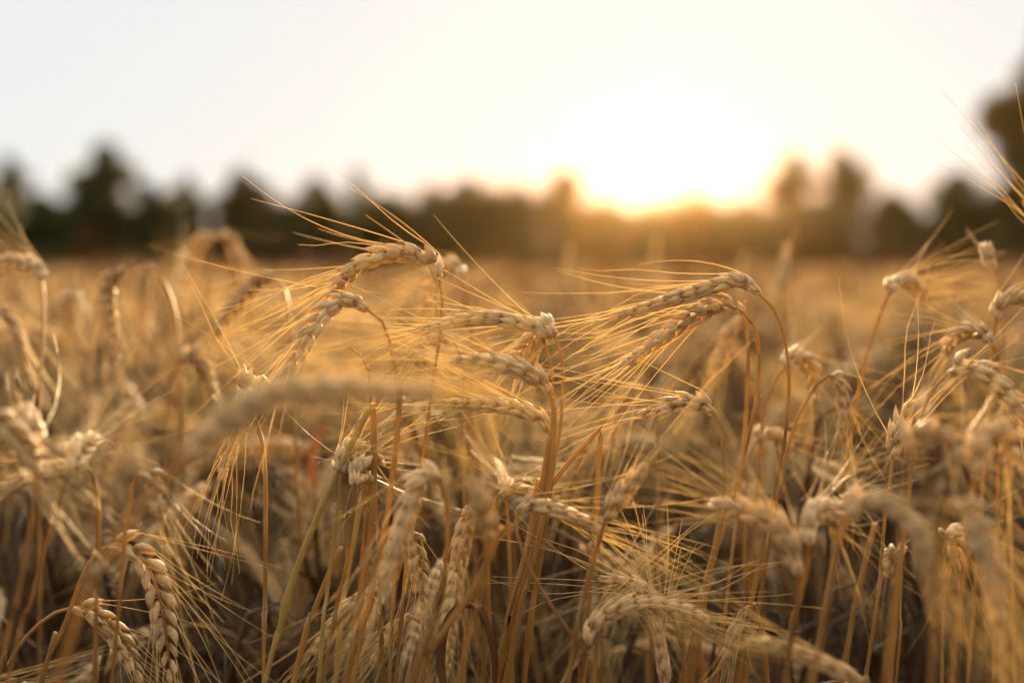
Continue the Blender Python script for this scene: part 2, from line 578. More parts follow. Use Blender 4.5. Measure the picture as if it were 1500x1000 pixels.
for i, (px, py, hw, lab, shp, dn, dd) in enumerate(TREES):
    if i >= 28:
        continue
    tree(px, py, hw, lab, dd, dn, i, shp, leafs=8000)

# ------------------------------------------------------------------ traced wheat plants
# label, ear pixels from neck to tip, depth at neck, depth at tip, stem pixels downwards from the neck, options
W = []


def wh(label, ear, d0, d1, stem, **k):
    W.append((label, ear, d0, d1, stem, k))


# sharp ones round the middle
wh("sharp long ear, upper of the crossed pair, bowing left from a tall arched stem", [(1112, 430), (1085, 412), (1050, 418), (1000, 434), (950, 449), (897, 464)], .745, .75,
   [(1137, 458), (1151, 505), (1156, 560), (1150, 640), (1132, 730), (1105, 860)], sharp=1, roll=0.2)
wh("sharp ear hanging down left, lower of the crossed pair", [(1086, 456), (1060, 446), (1030, 457), (990, 480), (950, 508), (915, 532)], .76, .745,
   [(1104, 475), (1112, 510), (1108, 580), (1092, 660), (1060, 780), (1030, 880)], sharp=1, roll=1.2)
wh("small sharp level ear on a thin square-shouldered stem, below the crossed pair", [(1046, 606), (1030, 592), (1005, 590), (975, 598), (943, 608)], .75, .75,
   [(1055, 635), (1061, 690), (1058, 745), (1040, 850), (1020, 960)], sharp=1, roll=0.1)
wh("sharp level ear pointing left, top of the central stack of ears", [(797, 500), (786, 482), (755, 472), (715, 466), (665, 472), (612, 486)], .75, .75,
   [(806, 530), (810, 570), (808, 640), (797, 720), (765, 840), (730, 960)], sharp=1, roll=0.3)
wh("ear seen end-on like a rosette at the right end of the central stack", [(812, 492), (800, 480), (785, 495), (765, 515), (742, 530)], .745, .80,
   [(823, 520), (824, 570), (819, 640), (800, 730), (775, 850), (745, 970)], sharp=1, roll=0.9)
wh("pale slightly soft ear, second from the top of the central stack", [(803, 572), (788, 555), (755, 540), (715, 529), (668, 530)], .715, .70,
   [(812, 600), (811, 660), (800, 740), (770, 870), (748, 970)], sharp=1, roll=0.5)
wh("sharp braided ear arching left, lowest of the central stack", [(804, 632), (790, 613), (760, 600), (715, 592), (655, 590)], .75, .755,
   [(806, 660), (800, 720), (775, 820), (742, 930), (725, 990)], sharp=1, roll=0.0)
wh("sharp high arching ear against the dark trees, left of centre", [(643, 408), (634, 386), (610, 374), (570, 372), (530, 388), (500, 415), (484, 445)], .765, .78,
   [(648, 430), (646, 480), (634, 560), (618, 680), (600, 800), (585, 940)], sharp=1, roll=0.2, lop=(0, 0, 0.12))
wh("sharp ear sloping down left on a hooked stem, under the high arching ear", [(536, 452), (515, 440), (490, 447), (468, 468), (452, 492), (436, 520), (418, 548)], .74, .72,
   [(556, 464), (571, 500), (579, 545), (583, 600), (577, 690), (560, 790), (530, 930)], sharp=1, roll=0.3)
wh("ear facing the camera, white head on a thick green-tinged stalk, left of centre", [(498, 692), (500, 672), (515, 660), (540, 664), (562, 676)], .735, .775,
   [(497, 730), (488, 800), (478, 880), (468, 990)], sharp=1, green=1, roll=0.8, splay=2.2, thick=1.25)
wh("pinkish drooping ear with a dark end just below the white-headed ear", [(520, 712), (522, 694), (534, 690), (538, 708), (534, 738)], .72, .765,
   [(517, 750), (505, 840), (480, 960)], roll=0.5, splay=1.6)
wh("sharp ear curving down to the bottom frame edge in the lower left corner", [(160, 800), (184, 797), (210, 820), (228, 855), (239, 900), (245, 945), (252, 992)], .72, .715,
   [(138, 812), (118, 850), (100, 900), (78, 955), (60, 1000)], sharp=1, roll=0.9)
wh("grey shaded ear behind the sharp lower left one", [(108, 889), (135, 898), (162, 920), (184, 952), (205, 990)], .75, .76,
   [(75, 900), (40, 930), (10, 975), (-20, 1040)], sharp=1, roll=0.4, thin=0.8)
wh("small pale ear pointing down right on a stalk with an elbow, lower centre", [(757, 750), (772, 741), (800, 745), (840, 757), (882, 778)], .69, .70,
   [(757, 780), (775, 830), (810, 890), (850, 945), (872, 972), (870, 1010)], sharp=1, roll=0.1)
wh("pale upright ear leaning right, between the pale drooping ear and the small level ear", [(888, 760), (900, 738), (920, 712), (944, 686)], .68, .675,
   [(875, 800), (862, 850), (848, 910), (832, 1000)], sharp=1, roll=0.5, splay=0.7)
wh("long arched ear lying almost level near the bottom centre", [(860, 940), (868, 918), (892, 898), (930, 888), (975, 889), (1035, 905)], .69, .71,
   [(856, 965), (850, 1000), (845, 1060)], sharp=1, roll=0.1)
wh("small dark ear with glinting husks just above the long level bottom ear", [(962, 878), (945, 866), (925, 858), (903, 852), (882, 846)], .745, .75,
   [(978, 885), (990, 910), (1000, 960), (1004, 1020)], sharp=1, roll=0.9, splay=1.8)
wh("pinkish bristly ear standing upright at the bottom edge", [(975, 1010), (972, 980), (968, 950), (962, 915)], .71, .715,
   [(977, 1030), (980, 1080)], sharp=1, roll=0.2, splay=1.5)
wh("white-tipped upright ear with a fan of awns, right of centre", [(1308, 668), (1314, 640), (1322, 612), (1336, 588)], .735, .74,
   [(1304, 700), (1296, 760), (1288, 850), (1270, 980)], sharp=1, roll=0.6, splay=2.0)
wh("open-husked ear bowing down to the right frame edge", [(1388, 547), (1412, 537), (1445, 552), (1475, 580), (1500, 612), (1520, 645)], .69, .70,
   [(1366, 570), (1350, 610), (1338, 670), (1325, 780), (1310, 930)], sharp=1, roll=0.7, width=1.1)
wh("upright ear top beside the foreground ear, on a thin orange stem", [(362, 590), (358, 570), (362, 556), (366, 556), (360, 580), (345, 630), (325, 696)], .755, .77,
   [(374, 610), (386, 660), (389, 740), (388, 900), (386, 990)], roll=0.5)
wh("dark drooping ear pair top under the large soft ear, lower centre left", [(604, 775), (608, 790), (612, 830), (620, 875)], .75, .76,
   [(602, 765), (590, 760), (580, 790), (575, 900), (570, 1000)], roll=0.5)
wh("grey ear slanting down left beside the thick stalks, bottom left of centre", [(535, 868), (515, 885), (490, 915), (462, 952)], .775, .79,
   [(548, 872), (556, 910), (560, 980)], roll=0.4)
wh("pale ear slanting down left, low behind the thick stalks", [(603, 903), (588, 912), (567, 938), (545, 972)], .78, .79,
   [(615, 905), (625, 940), (630, 1000)], roll=0.4)
wh("dark ear hanging to the right of the large soft ear in the lower centre", [(690, 738), (684, 760), (676, 795), (668, 838)], .77, .785,
   [(695, 728), (706, 745), (714, 820), (720, 960)], roll=0.3)
wh("short ear pointing right beside a white tuft below the central stack", [(732, 725), (748, 716), (770, 720), (792, 728)], .79, .80,
   [(722, 740), (716, 800), (712, 900), (708, 1000)], roll=0.2)
wh("pale tuft of an ear seen end-on just under the central stack", [(742, 730), (742, 712), (738, 700), (732, 694)], .80, .84,
   [(744, 760), (748, 850), (750, 960)], roll=0.2, splay=2.4)
wh("ear hanging limply beside the low level ear, lower right of centre", [(1092, 890), (1086, 905), (1072, 940), (1058, 978)], .75, .76,
   [(1096, 880), (1108, 890), (1118, 940), (1125, 1000)], roll=0.2, splay=1.5)
# a little behind the focus
wh("soft dark ear hanging behind the hanging sharp one", [(1088, 466), (1074, 480), (1060, 512), (1044, 546)], .93, .95,
   [(1096, 458), (1106, 480), (1112, 560), (1114, 680)], roll=0.5)
wh("soft ear curving down behind the awns between the two right stacks", [(940, 566), (922, 574), (906, 605), (897, 650)], .87, .88,
   [(952, 575), (962, 620), (964, 720), (960, 820)], roll=0.1)
wh("pale small ear with a dark kernel between the foreground ear and the central stack", [(585, 532), (603, 522), (625, 535), (648, 550)], .80, .81,
   [(570, 542), (556, 570), (545, 650), (535, 760)], roll=0.3)
wh("pale soft ear just behind the top ear of the central stack", [(668, 505), (655, 497), (630, 497), (600, 507)], .84, .85,
   [(676, 520), (680, 570), (680, 680)], roll=0.3)
wh("blurred ear arch immediately behind the high arching ear", [(676, 408), (668, 392), (645, 396), (628, 430), (616, 475)], .92, .95,
   [(686, 430), (692, 500), (694, 620)], roll=0.3)
wh("soft ear peeking out low behind the foreground ear", [(600, 610), (615, 600), (590, 605), (560, 625)], .9, .92,
   [(612, 640), (616, 740)], roll=0.3)
wh("soft ear with a white head on a leaning stem, upper right", [(1303, 428), (1312, 412), (1330, 410), (1346, 428), (1352, 445)], .86, .92,
   [(1293, 450), (1275, 500), (1262, 550), (1245, 650), (1225, 780)], roll=0.6, splay=1.4, lop=(.7, 0, .25))
wh("soft pale ear arching left near the right edge, above the open-husked ear", [(1453, 503), (1440, 488), (1415, 486), (1392, 503), (1385, 520)], .80, .83,
   [(1462, 525), (1468, 560), (1466, 650), (1460, 780)], roll=0.3)
wh("pale ear at the right frame edge above the arching pale ear", [(1458, 470), (1466, 445), (1490, 436), (1520, 450)], .82, .83,
   [(1454, 500), (1448, 580), (1440, 700)], roll=0.2)
wh("soft brown ear hanging from an arched stem left of the leaning stem", [(1147, 540), (1163, 520), (1182, 530), (1192, 562), (1196, 590)], .86, .9,
   [(1133, 560), (1120, 600), (1112, 680), (1104, 800)], roll=0.4)
wh("soft dark ear hanging straight down from a pale hooked stem", [(1216, 549), (1230, 560), (1235, 600), (1230, 645)], .81, .83,
   [(1204, 552), (1182, 585), (1160, 635), (1140, 720), (1118, 850)], roll=0.3)
wh("short arched ear half hidden between the right-hand stems", [(1108, 645), (1120, 636), (1140, 640), (1158, 668)], .86, .88,
   [(1098, 670), (1092, 760), (1088, 880)], roll=0.5)
wh("soft dark ear leaning left behind the small level ear", [(862, 655), (852, 662), (840, 700), (828, 745)], .9, .92,
   [(872, 660), (878, 720), (880, 860)], roll=0.5)
wh("blurred ear with visible braids hanging left of the low gap in the trees", [(188, 394), (172, 400), (158, 425), (160, 465), (172, 520)], .97, .99,
   [(208, 386), (235, 405), (255, 450), (263, 520), (266, 640)], roll=0.2)
wh("blurred golden ear just behind the braided drooping one on the left", [(225, 385), (213, 400), (209, 440), (213, 500)], 1.2, 1.22,
   [(238, 392), (246, 430), (250, 540)], roll=0.4)
wh("blurred drooping ear, left half of the twin arch under the cone-shaped tree", [(318, 346), (300, 350), (285, 375), (278, 415)], 1.25, 1.27,
   [(330, 350), (338, 400), (342, 560)], roll=0.4)
wh("blurred drooping ear, right half of the twin arch under the cone-shaped tree", [(320, 345), (336, 350), (350, 385), (358, 430)], 1.22, 1.25,
   [(310, 352), (304, 400), (302, 560)], roll=0.1)
wh("blurred upright golden head left of the twin arch", [(268, 420), (266, 395), (272, 375), (278, 380)], 1.3, 1.35,
   [(268, 450), (268, 560)], roll=0.1, dens=0.2, awn_len=0.04)
wh("dark blurred ear under a glinting bent neck on the left", [(118, 440), (105, 436), (103, 470), (106, 520)], 1.15, 1.18,
   [(126, 450), (130, 520), (130, 640)], roll=0.1)
wh("long blurred ear sloping left beside the high arching ear", [(402, 408), (382, 408), (350, 440), (328, 468), (316, 495)], .95, .97,
   [(416, 420), (425, 470), (430, 600)], roll=0.3)
wh("dark brown ear crossing the left frame edge in front of the trees", [(62, 412), (55, 393), (30, 384), (-12, 384)], .92, .95,
   [(64, 440), (62, 520), (58, 640)], roll=0.5)
wh("blurred ear drooping at the left frame edge above the white heads", [(-6, 458), (10, 462), (28, 492), (40, 530)], .95, .97,
   [(-20, 470), (-26, 560)], roll=0.5)
wh("blurred slim ear behind the stems at left of the foreground ear", [(262, 528), (280, 520), (300, 545), (312, 580)], .95, .97,
   [(250, 545), (246, 600), (244, 720)], roll=0.5)
wh("ghostly pale upright head in the golden blur right of centre skyline", [(1147, 432), (1147, 405), (1150, 380), (1153, 360)], 1.15, 1.16,
   [(1146, 470), (1143, 560)], roll=0.2, splay=1.2, dens=0.2, awn_len=0.03)
wh("ghostly pale head nearest the sun glow", [(960, 430), (959, 400), (961, 370), (962, 350)], 1.9, 1.92, [(960, 470), (960, 520)], roll=0.2, splay=1.2, dens=0.15, awn_len=0.035)
wh("ghostly pale upright head in the middle of the skyline blur", [(832, 440), (830, 410), (832, 385), (835, 362)], 1.6, 1.62, [(832, 470), (832, 540)], roll=0.2, splay=1.2, dens=0.15, awn_len=0.035)
wh("faint golden head between the sun glow and the crossed pair", [(1086, 430), (1086, 405), (1088, 385), (1092, 372)], 1.8, 1.82, [(1085, 460), (1084, 520)], roll=0.2, dens=0.15, awn_len=0.035)
# foreground, out of focus
wh("large out-of-focus foreground ear arching right across the left centre", [(268, 672), (330, 618), (400, 580), (470, 568), (545, 567), (630, 574)], .50, .50,
   [(235, 705), (190, 760), (140, 850), (90, 980)], fg=1, roll=0.3)
wh("large soft ear bowing to the left in the lower centre", [(645, 705), (632, 692), (612, 712), (595, 755), (578, 805), (562, 865)], .655, .66,
   [(655, 735), (655, 800), (645, 880), (620, 980)], roll=0.2)
wh("soft white ear seen end-on on a pale stalk, lower centre", [(714, 792), (712, 765), (704, 735), (688, 712)], .60, .585,
   [(712, 830), (700, 900), (670, 1000)], roll=0.6, width=1.1, splay=1.2)
wh("blurred white ear head with spread awns at the far left", [(52, 655), (50, 630), (40, 612), (22, 605)], .60, .62,
   [(54, 690), (46, 770), (20, 900), (-5, 1000)], roll=0.5, splay=1.4, dens=0.3)
wh("blurred white ear head right of the far left one", [(103, 690), (110, 668), (125, 652), (142, 645)], .62, .65,
   [(92, 720), (70, 790), (40, 900), (10, 1000)], roll=0.5, splay=1.4, dens=0.3)
wh("dark blurred ear crossing the left frame edge below the white heads", [(-20, 600), (8, 625), (35, 655), (48, 690)], .58, .6, [(-40, 640), (-50, 760)], roll=0.5)
wh("dark level blurred ear with a glinting neck at the far left", [(134, 692), (115, 684), (70, 688), (25, 704), (-12, 728)], .66, .66,
   [(142, 715), (145, 800), (140, 950)], roll=0.3)
wh("small soft pale ear hanging left below the foreground ear", [(208, 694), (220, 700), (230, 730), (235, 760)], .66, .67, [(196, 700), (186, 760), (175, 880)], roll=0.3)
wh("very blurred pale ear bending over above the big right foreground ear", [(1325, 665), (1335, 640), (1365, 632), (1390, 650), (1398, 690)], .55, .55,
   [(1322, 700), (1316, 800), (1300, 960)], fg=1, roll=0.4)
wh("very blurred white ear bending over at the right edge", [(1428, 700), (1432, 650), (1455, 632), (1478, 645), (1476, 690)], .55, .57,
   [(1424, 740), (1410, 860), (1395, 990)], fg=1, roll=0.4)
wh("big blurred ear arching right in the lower right", [(1238, 760), (1250, 742), (1285, 735), (1325, 760), (1356, 810), (1372, 880)], .52, .52,
   [(1228, 800), (1215, 880), (1190, 1000)], fg=1, roll=0.2)
wh("blurred white tuft on a short neck left of the big lower right ear", [(1186, 800), (1186, 765), (1200, 748), (1222, 755), (1230, 790)], .58, .62,
   [(1182, 830), (1165, 900), (1150, 1000)], fg=1, roll=0.2)
wh("blurred ear sloping up left beside the white tuft, lower right", [(1168, 845), (1158, 800), (1135, 770), (1095, 748), (1045, 736)], .58, .6,
   [(1168, 880), (1160, 940), (1150, 1010)], fg=1, roll=0.5)
wh("blurred grey ear lying along the bottom edge right of centre", [(1262, 1000), (1235, 985), (1190, 965), (1145, 948), (1100, 940)], .6, .6,
   [(1275, 1020), (1290, 1080)], fg=1, roll=0.5)
wh("dark blurred ear hanging near the bottom right corner", [(1398, 735), (1418, 750), (1440, 795), (1456, 845), (1464, 900)], .5, .5,
   [(1385, 745), (1375, 820), (1365, 960)], fg=1, roll=0.5)
wh("ear just beyond the right frame edge whose long awns cross the tall tree", [(1585, 420), (1570, 380), (1545, 340), (1508, 296)], .66, .68,
   [(1590, 480), (1590, 620)], roll=0.5, splay=1.3, awn_len=0.085, dens=0.3)
wh("glinting small head on a thin stalk near the right edge skyline", [(1455, 395), (1449, 378), (1445, 368), (1441, 366)], .86, .87, [(1464, 420), (1470, 480), (1474, 600)], roll=0.3, thin=0.7, dens=0.12, awn_len=0.04)
wh("small hooked ear deep in the shaded crop, lower right", [(1385, 790), (1390, 780), (1398, 790), (1402, 830)], .8, .82, [(1384, 820), (1382, 880), (1380, 980)], roll=0.3)
wh("tiny hooked stalk head between the blurred right foreground ears", [(1312, 812), (1316, 805), (1306, 812), (1300, 840)], .8, .82, [(1320, 830), (1318, 900), (1312, 1000)], roll=0.3, thin=0.8)

GROUP_T = "ripe bearded wheat plants with nodding ears"


def to_ground(path, rng):
    """continue a downward path to the soil"""
    last, prev = path[-1], path[-2]
    d = last - prev
    d = d / max(1e-6, -d[2]) if d[2] < -0.01 else np.array((0, 0, -1.0))
    dx, dy = np.clip(d[0], -0.35, 0.35), rng.uniform(-0.05, 0.08)
    h = last[2]
    g = np.array((last[0] + dx * h * 0.6, last[1] + dy, -0.01))
    mid = np.array((last[0] + dx * h * 0.42, last[1] + dy * 0.4, h * 0.5))
    return np.vstack([path, mid, g])


def put_leaf(parent, path, base, rng, mat=None, big=1.0):
    """a dry blade springing from the lower stem"""
    i = rng.integers(int(len(path) * 0.45), int(len(path) * 0.75))
    p = path[i] - base
    a = rng.uniform(0, 2 * math.pi)
    L = rng.uniform(0.12, 0.22) * big
    o = np.array((math.cos(a), math.sin(a), 0))
    ctrl = [p, p + o * L * .18 + np.array((0, 0, L * .32)), p + o * L * .45 + np.array((0, 0, L * .25)), p + o * L * .62 + np.array((0, 0, -L * .25)), p + o * L * .6 + np.array((0, 0, -L * .6))]
    lm = MB()
    leaf_strip(lm, ctrl, rng.uniform(0.006, 0.011), rng, 0.4 + rng.normal(0, 0.1))
    return link_mesh("leaf", lm, mat or M_LEAF, parent)


for idx, (label, ear, d0, d1, stem, k) in enumerate(W):
    rng = np.random.default_rng(500 + idx)
    if k.get('fg') and ear[0][0] > 1000:
        d0, d1 = d0 + 0.045, d1 + 0.045
    n = len(ear)
    ds = np.linspace(d0, d1, n)
    E = np.array([P(x, y, d) for (x, y), d in zip(ear, ds)])
    drift = rng.uniform(-0.01, 0.02)
    Sx = np.array([P(x, y, d0 + drift * (j + 1) / len(stem)) for j, (x, y) in enumerate(stem)])
    full = to_ground(np.vstack([E[0:1], Sx]), rng)
    whole = crom(np.vstack([full[::-1], E[1:]]), 400)
    # split the smooth curve at the neck
    j = int(np.argmin(np.linalg.norm(whole - E[0], axis=1)))
    spath, epath = whole[:j + 1], whole[j:]
    base = np.array((full[-1][0], full[-1][1], 0.0))
    t = empty("wheat_plant", base, label, "wheat plant", GROUP_T)
    sm = MB()
    sp = spath - base
    thin = k.get('thin', 1.0) * k.get('thick', 1.0)
    stem_tube(sm, resample(sp[::-1], 90), 0.00085 * thin, 0.0017 * thin, 8, rng, 0.45, (0.14 if rng.random() < 0.35 else 0.3, 0.6))
    link_mesh("stem", sm, M_GREEN if k.get('green') else M_STEM, t)
    put_leaf(t, resample(spath[::-1], 60), base, rng)
    sharp = k.get('sharp')
    width = k.get('width', 1.0)
    eL = np.linalg.norm(np.diff(epath, axis=0), axis=1).sum()
    if eL < 0.05:
        width *= 0.92
    rach, spk, awns = build_ear(epath - base, rng, k.get('roll', 0) + rng.normal(0, .05), 0 if sharp else 1, awn_len=k.get('awn_len', 0.074), width=width * rng.uniform(0.9, 1.08),
                                splay=0.9 * k.get('splay', 1.0), awn_dens=k.get('dens', 0.9 if k.get('fg') else 0.58), lop=k.get('lop'))
    if sharp:
        e = link_mesh("ear", rach, M_EAR, t)
        for m in spk:
            link_mesh("spikelet", m, M_EAR, e)
        for m in awns[:100]:
            link_mesh("awn", m, M_AWN, e)
    else:
        for m in spk:
            rach.merge(m)
        e = link_mesh("ear", rach, M_EAR, t)
        b = MB()
        for m in awns:
            b.merge(m)
        link_mesh("beard", b, M_AWN, e)

# ------------------------------------------------------------------ single stalks and leaves without an ear
def stalk(label, pts, d, r=0.0013, mat=None, group="bare straw stalks", ground_it=True):
    rng = np.random.default_rng(abs(hash(label)) % 1000 if False else sum(map(ord, label)))
    A = np.array([P(x, y, dd) for (x, y), dd in zip(pts, np.broadcast_to(d, (len(pts),)))])
    if ground_it:
        A = to_ground(A, rng)
    base = np.array((A[-1][0], A[-1][1], 0.0))
    t = empty("straw_stalk", base, label, "straw stalk", group)
    m = MB()
    path = crom(A, 120) - base
    stem_tube(m, path, r * 0.85, r * 1.15, 8, rng, 0.5, (0.12, 0.5))
    link_mesh("stem", m, mat or M_STEM, t)
    put_leaf(t, path + base, base, rng)
    return t


stalk("thick pale green stalk with a frayed joint at its foot, slanting left", [(540, 600), (515, 650), (490, 700), (455, 780), (425, 860), (403, 950), (385, 1010)], .735, 0.0015, M_GREEN)
stalk("straight tan stalk rising right of the white-headed ear", [(586, 560), (584, 610), (577, 680), (566, 760), (548, 850), (520, 950), (505, 1010)], .70, 0.0013)
stalk("upright stalk between the two thick stalks at lower left", [(546, 590), (548, 650), (547, 720), (540, 800), (524, 900), (510, 1000)], .745, 0.0016)
stalk("dark thick stalk leaning right from the bottom edge, left of centre", [(500, 800), (478, 850), (455, 910), (430, 1000)], .75, 0.0014)
stalk("long diagonal stalk crossing in front of the curled brown leaf", [(735, 770), (700, 850), (660, 910), (625, 960), (600, 1010)], .64, 0.0013)
stalk("second diagonal stalk leaning right beside the curled brown leaf", [(790, 700), (775, 790), (752, 880), (728, 1000)], .76, 0.0016)
stalk("straight stalk in the bundle below the central stack", [(806, 640), (790, 740), (765, 860), (745, 1000)], .755, 0.0017)
stalk("outer right stalk in the bundle below the central stack", [(812, 660), (800, 760), (782, 880), (768, 1000)], .76, 0.0014)
stalk("stalk snapped over into a sharp peak, left of the small level ear", [(784, 770), (800, 722), (838, 672), (879, 627), (880, 632), (876, 700), (870, 790), (862, 900)], .76, 0.0012)
stalk("pale hooked stalk tip above the foreground ear", [(515, 511), (528, 518), (539, 540), (543, 580), (546, 640)], .76, 0.0008)
stalk("yellow-green stalk fading into the dark at lower left of centre", [(530, 725), (518, 790), (505, 860), (495, 960)], .80, 0.0016, M_GREEN)
stalk("tall pale stalk crossing the arched stem of the upper crossed ear", [(1092, 440), (1096, 520), (1092, 620), (1080, 740), (1062, 900)], .80, 0.0010)
stalk("orange-lit slanting stalk in the lower right shade", [(1282, 765), (1268, 820), (1250, 900), (1237, 975)], .80, 0.0014)
stalk("leaning tan stalk right of the long level bottom ear", [(1058, 745), (1048, 800), (1030, 870), (1015, 960)], .74, 0.0015)


def lone_leaf(label, pts, d, wid, mat, seed):
    rng = np.random.default_rng(seed)
    A = np.array([P(x, y, dd) for (x, y), dd in zip(pts, np.broadcast_to(d, (len(pts),)))])
    g = np.array((A[0][0] + .01, A[0][1] + .02, 0.0))
    t = empty("dry_wheat_shoot", g, label, "dry shoot", "dry leafy shoots")
    m = MB()
    tube(m, crom([g - g, (A[0] - g) * .5 + np.array((.004, 0, 0)), A[0] - g], 30), np.linspace(0.0016, 0.0011, 30), 7, 0.5)
    link_mesh("stem", m, M_STEM, t)
    l = MB()
    leaf_strip(l, A - g, wid, rng, 0.5, 30, 0.3, (0.9, 0.35, 0.1))
    link_mesh("leaf", l, mat, t)


lone_leaf("curled brown dry leaf folded over like an upturned V near the bottom centre", [(652, 1010), (648, 970), (655, 925), (672, 893), (695, 893), (713, 925), (721, 965), (724, 1010)], .735, .0085, M_LEAF, 4)
lone_leaf("blurred bright orange dry leaf left of the white-headed ear", [(462, 720), (458, 690), (462, 655), (472, 630), (484, 622)], 1.0, .007, M_RUST, 7)
lone_leaf("dull red dry leaf under the long level bottom ear", [(1035, 1010), (1030, 960), (1022, 915), (1012, 895)], .80, .008, M_RUST, 9)

# ------------------------------------------------------------------ generic plant shapes, copied as individuals behind the traced ones
def proto_arrays(seed, lod):
    """local arrays of one nodding plant: stem, leaf, ear, beard"""
    rng = np.random.default_rng(900 + seed)
    H = 1.0                                         # metres, scaled when placed
    th_neck = R([25, 60, 95, 125, 150, 165, 80, 110, 140, 15, 70, 130][seed % 12] + rng.uniform(-8, 8))
    th_tip = th_neck + R(rng.uniform(8, 45))
    p = [np.zeros(3)]
    th = R(rng.uniform(1, 5))
    n1, n2, n3 = (10, 10, 12) if lod <= 1 else ((6, 6, 8) if lod == 2 else (3, 3, 5))
    Ls, Ln, Le = 0.80, 0.10, rng.uniform(0.07, 0.09)
    for i in range(n1):
        th += R(rng.uniform(0, 4.0 / n1 * 2)); p.append(p[-1] + Ls / n1 * np.array((math.sin(th), 0, math.cos(th))))
    for i in range(n2):
        th += (th_neck - th) / (n2 - i); p.append(p[-1] + Ln / n2 * np.array((math.sin(th), 0, math.cos(th))))
    q = [p[-1]]
    for i in range(n3):
        th += (th_tip - th) / (n3 - i); q.append(q[-1] + Le / n3 * np.array((math.sin(th), 0, math.cos(th))))
    p, q = np.array(p), np.array(q)
    y = rng.normal(0, 0.012, 1)
    p[:, 1] += y * np.sin(np.linspace(0, 1, len(p)) * 3.1)
    stem, leaf, beard = MB(), MB(), MB()
    ns = {1: 60, 2: 14, 3: 6}[lod]
    stem_tube(stem, resample(p[::-1], ns), 0.0009, 0.0017, {1: 6, 2: 4, 3: 3}[lod], rng, 0.45)
    for c in range(4 if lod == 2 else 1):
        a = rng.uniform(0, 2 * math.pi)
        i = int(len(p) * (0.16 + (0.09 if lod == 2 else 0.2) * c + rng.uniform(0, 0.1)))
        L = rng.uniform(0.12, 0.22); o = np.array((math.cos(a), math.sin(a), 0)); b0 = p[i]
        ctrl = [b0, b0 + o * L * .10 + np.array((0, 0, L * .45)), b0 + o * L * .2 + np.array((0, 0, L * .75)), b0 + o * L * .34 + np.array((0, 0, L * .62))]
        leaf_strip(leaf, ctrl, 0.008 if lod == 1 else 0.0045, rng, 0.4, {1: 14, 2: 8, 3: 4}[lod])
    rach, spk, awns = build_ear(q, rng, rng.uniform(0, 3.14), {1: 2, 2: 3, 3: 3}[lod], width=1.0 if lod < 3 else 1.6, awn_dens={1: 0.85, 2: 0.6, 3: 0.6}[lod], awn_r={1: 1, 2: 1.6, 3: 3.0}[lod], splay=rng.uniform(0.8, 1.5))
    for m in spk:
        rach.merge(m)
    for m in awns:
        beard.merge(m)
    return stem, leaf, rach, beard, float(max(p[:, 2].max(), q[:, 2].max()))


protos = []
for s_ in range(12):
    st, lf, er, bd, top = proto_arrays(s_, 1)
    ms = []
    for nm, mb_, mt in (("stem", st, M_STEM), ("leaf", lf, M_LEAF), ("ear", er, M_EAR), ("beard", bd, M_AWN)):
        me = mb_.mesh(nm); me.materials.append(mt); ms.append(me)
    protos.append((ms, top, s_))

BANDS = [(-1e9, 250, "far left of the foreground ear"), (250, 480, "left of the high arching ear"), (480, 700, "under and behind the high arching ear"),
         (700, 900, "behind the central stack of ears"), (900, 1130, "behind the crossed pair of ears"), (1130, 1300, "between the crossed pair and the white-tipped ear"),
         (1300, 1e9, "behind the ears at the right edge")]
POSE = ["upright", "leaning", "level", "nodding", "hanging", "hanging", "level", "nodding", "hanging", "upright", "leaning", "nodding"]


def band(x, y):
    px = 750 + x / y * FPX
    for a, b, t in BANDS:
        if a <= px < b:
            return t


rng = np.random.default_rng(11)
placed = []
N_FILL = 215
tries = 0
while len(placed) < N_FILL and tries < 20000:
    tries += 1
    y = math.sqrt(rng.uniform(0.80 ** 2, 2.05 ** 2))
    x = rng.uniform(-0.42, 0.42) * y
    if y < 1.05 and not 430 < x / y * FPX + 750 < 1280:
        continue
    if any((x - a) ** 2 + (y - b) ** 2 < 0.035 ** 2 for a, b in placed):
        continue
    placed.append((x, y))
src = {}
for i, (x, y) in enumerate(placed):
    ms, top, sid = protos[i % 12]
    zt = rng.uniform(0.67, 0.82) if y < 1.05 else rng.uniform(0.76, 0.91)
    if rng.random() < 0.12:
        zt = min(zt + 0.05, 0.92)
    dist = "near-sharp" if y < 1.0 else ("soft" if y < 1.4 else "strongly blurred")
    if sid not in src:
        t = empty("wheat_plant", (0, 0, 0), "", "wheat plant", GROUP_T)
        kids = {}
        for me in ms:
            o = bpy.data.objects.new(me.name.split('.')[0], me); COL.objects.link(o)
            kids[me.name.split('.')[0]] = o
        for kname in ("stem", "leaf", "ear"):
            kids[kname].parent = t
        kids["beard"].parent = kids["ear"]
        src[sid] = t
    else:
        s0 = src[sid]
        t = s0.copy(); COL.objects.link(t)
        for ch in s0.children:
            c = ch.copy(); COL.objects.link(c); c.parent = t
            for g in ch.children:
                d = g.copy(); COL.objects.link(d); d.parent = c
    sc = zt / top
    t.location = (x, y, 0)
    # wind: ears mostly lean to the left
    az = rng.normal(math.pi, 1.2) if x < 0.25 * y else rng.uniform(0, 2 * math.pi)
    t.rotation_euler = (rng.normal(0, 0.05), rng.normal(0, 0.05), az)
    t.scale = (1 / max(sc, .8) * sc * 1.0, sc * 1.0, sc)
    t.scale = (max(sc, 0.9), max(sc, 0.9), sc)
    t["label"] = f"{dist} wheat with {POSE[sid]} ear {band(x, y)}"

# ------------------------------------------------------------------ the rest of the crop: one mass of wheat nobody could count
def rotz(a):
    c, s = math.cos(a), math.sin(a)
    return np.array(((c, -s, 0), (s, c, 0), (0, 0, 1)))


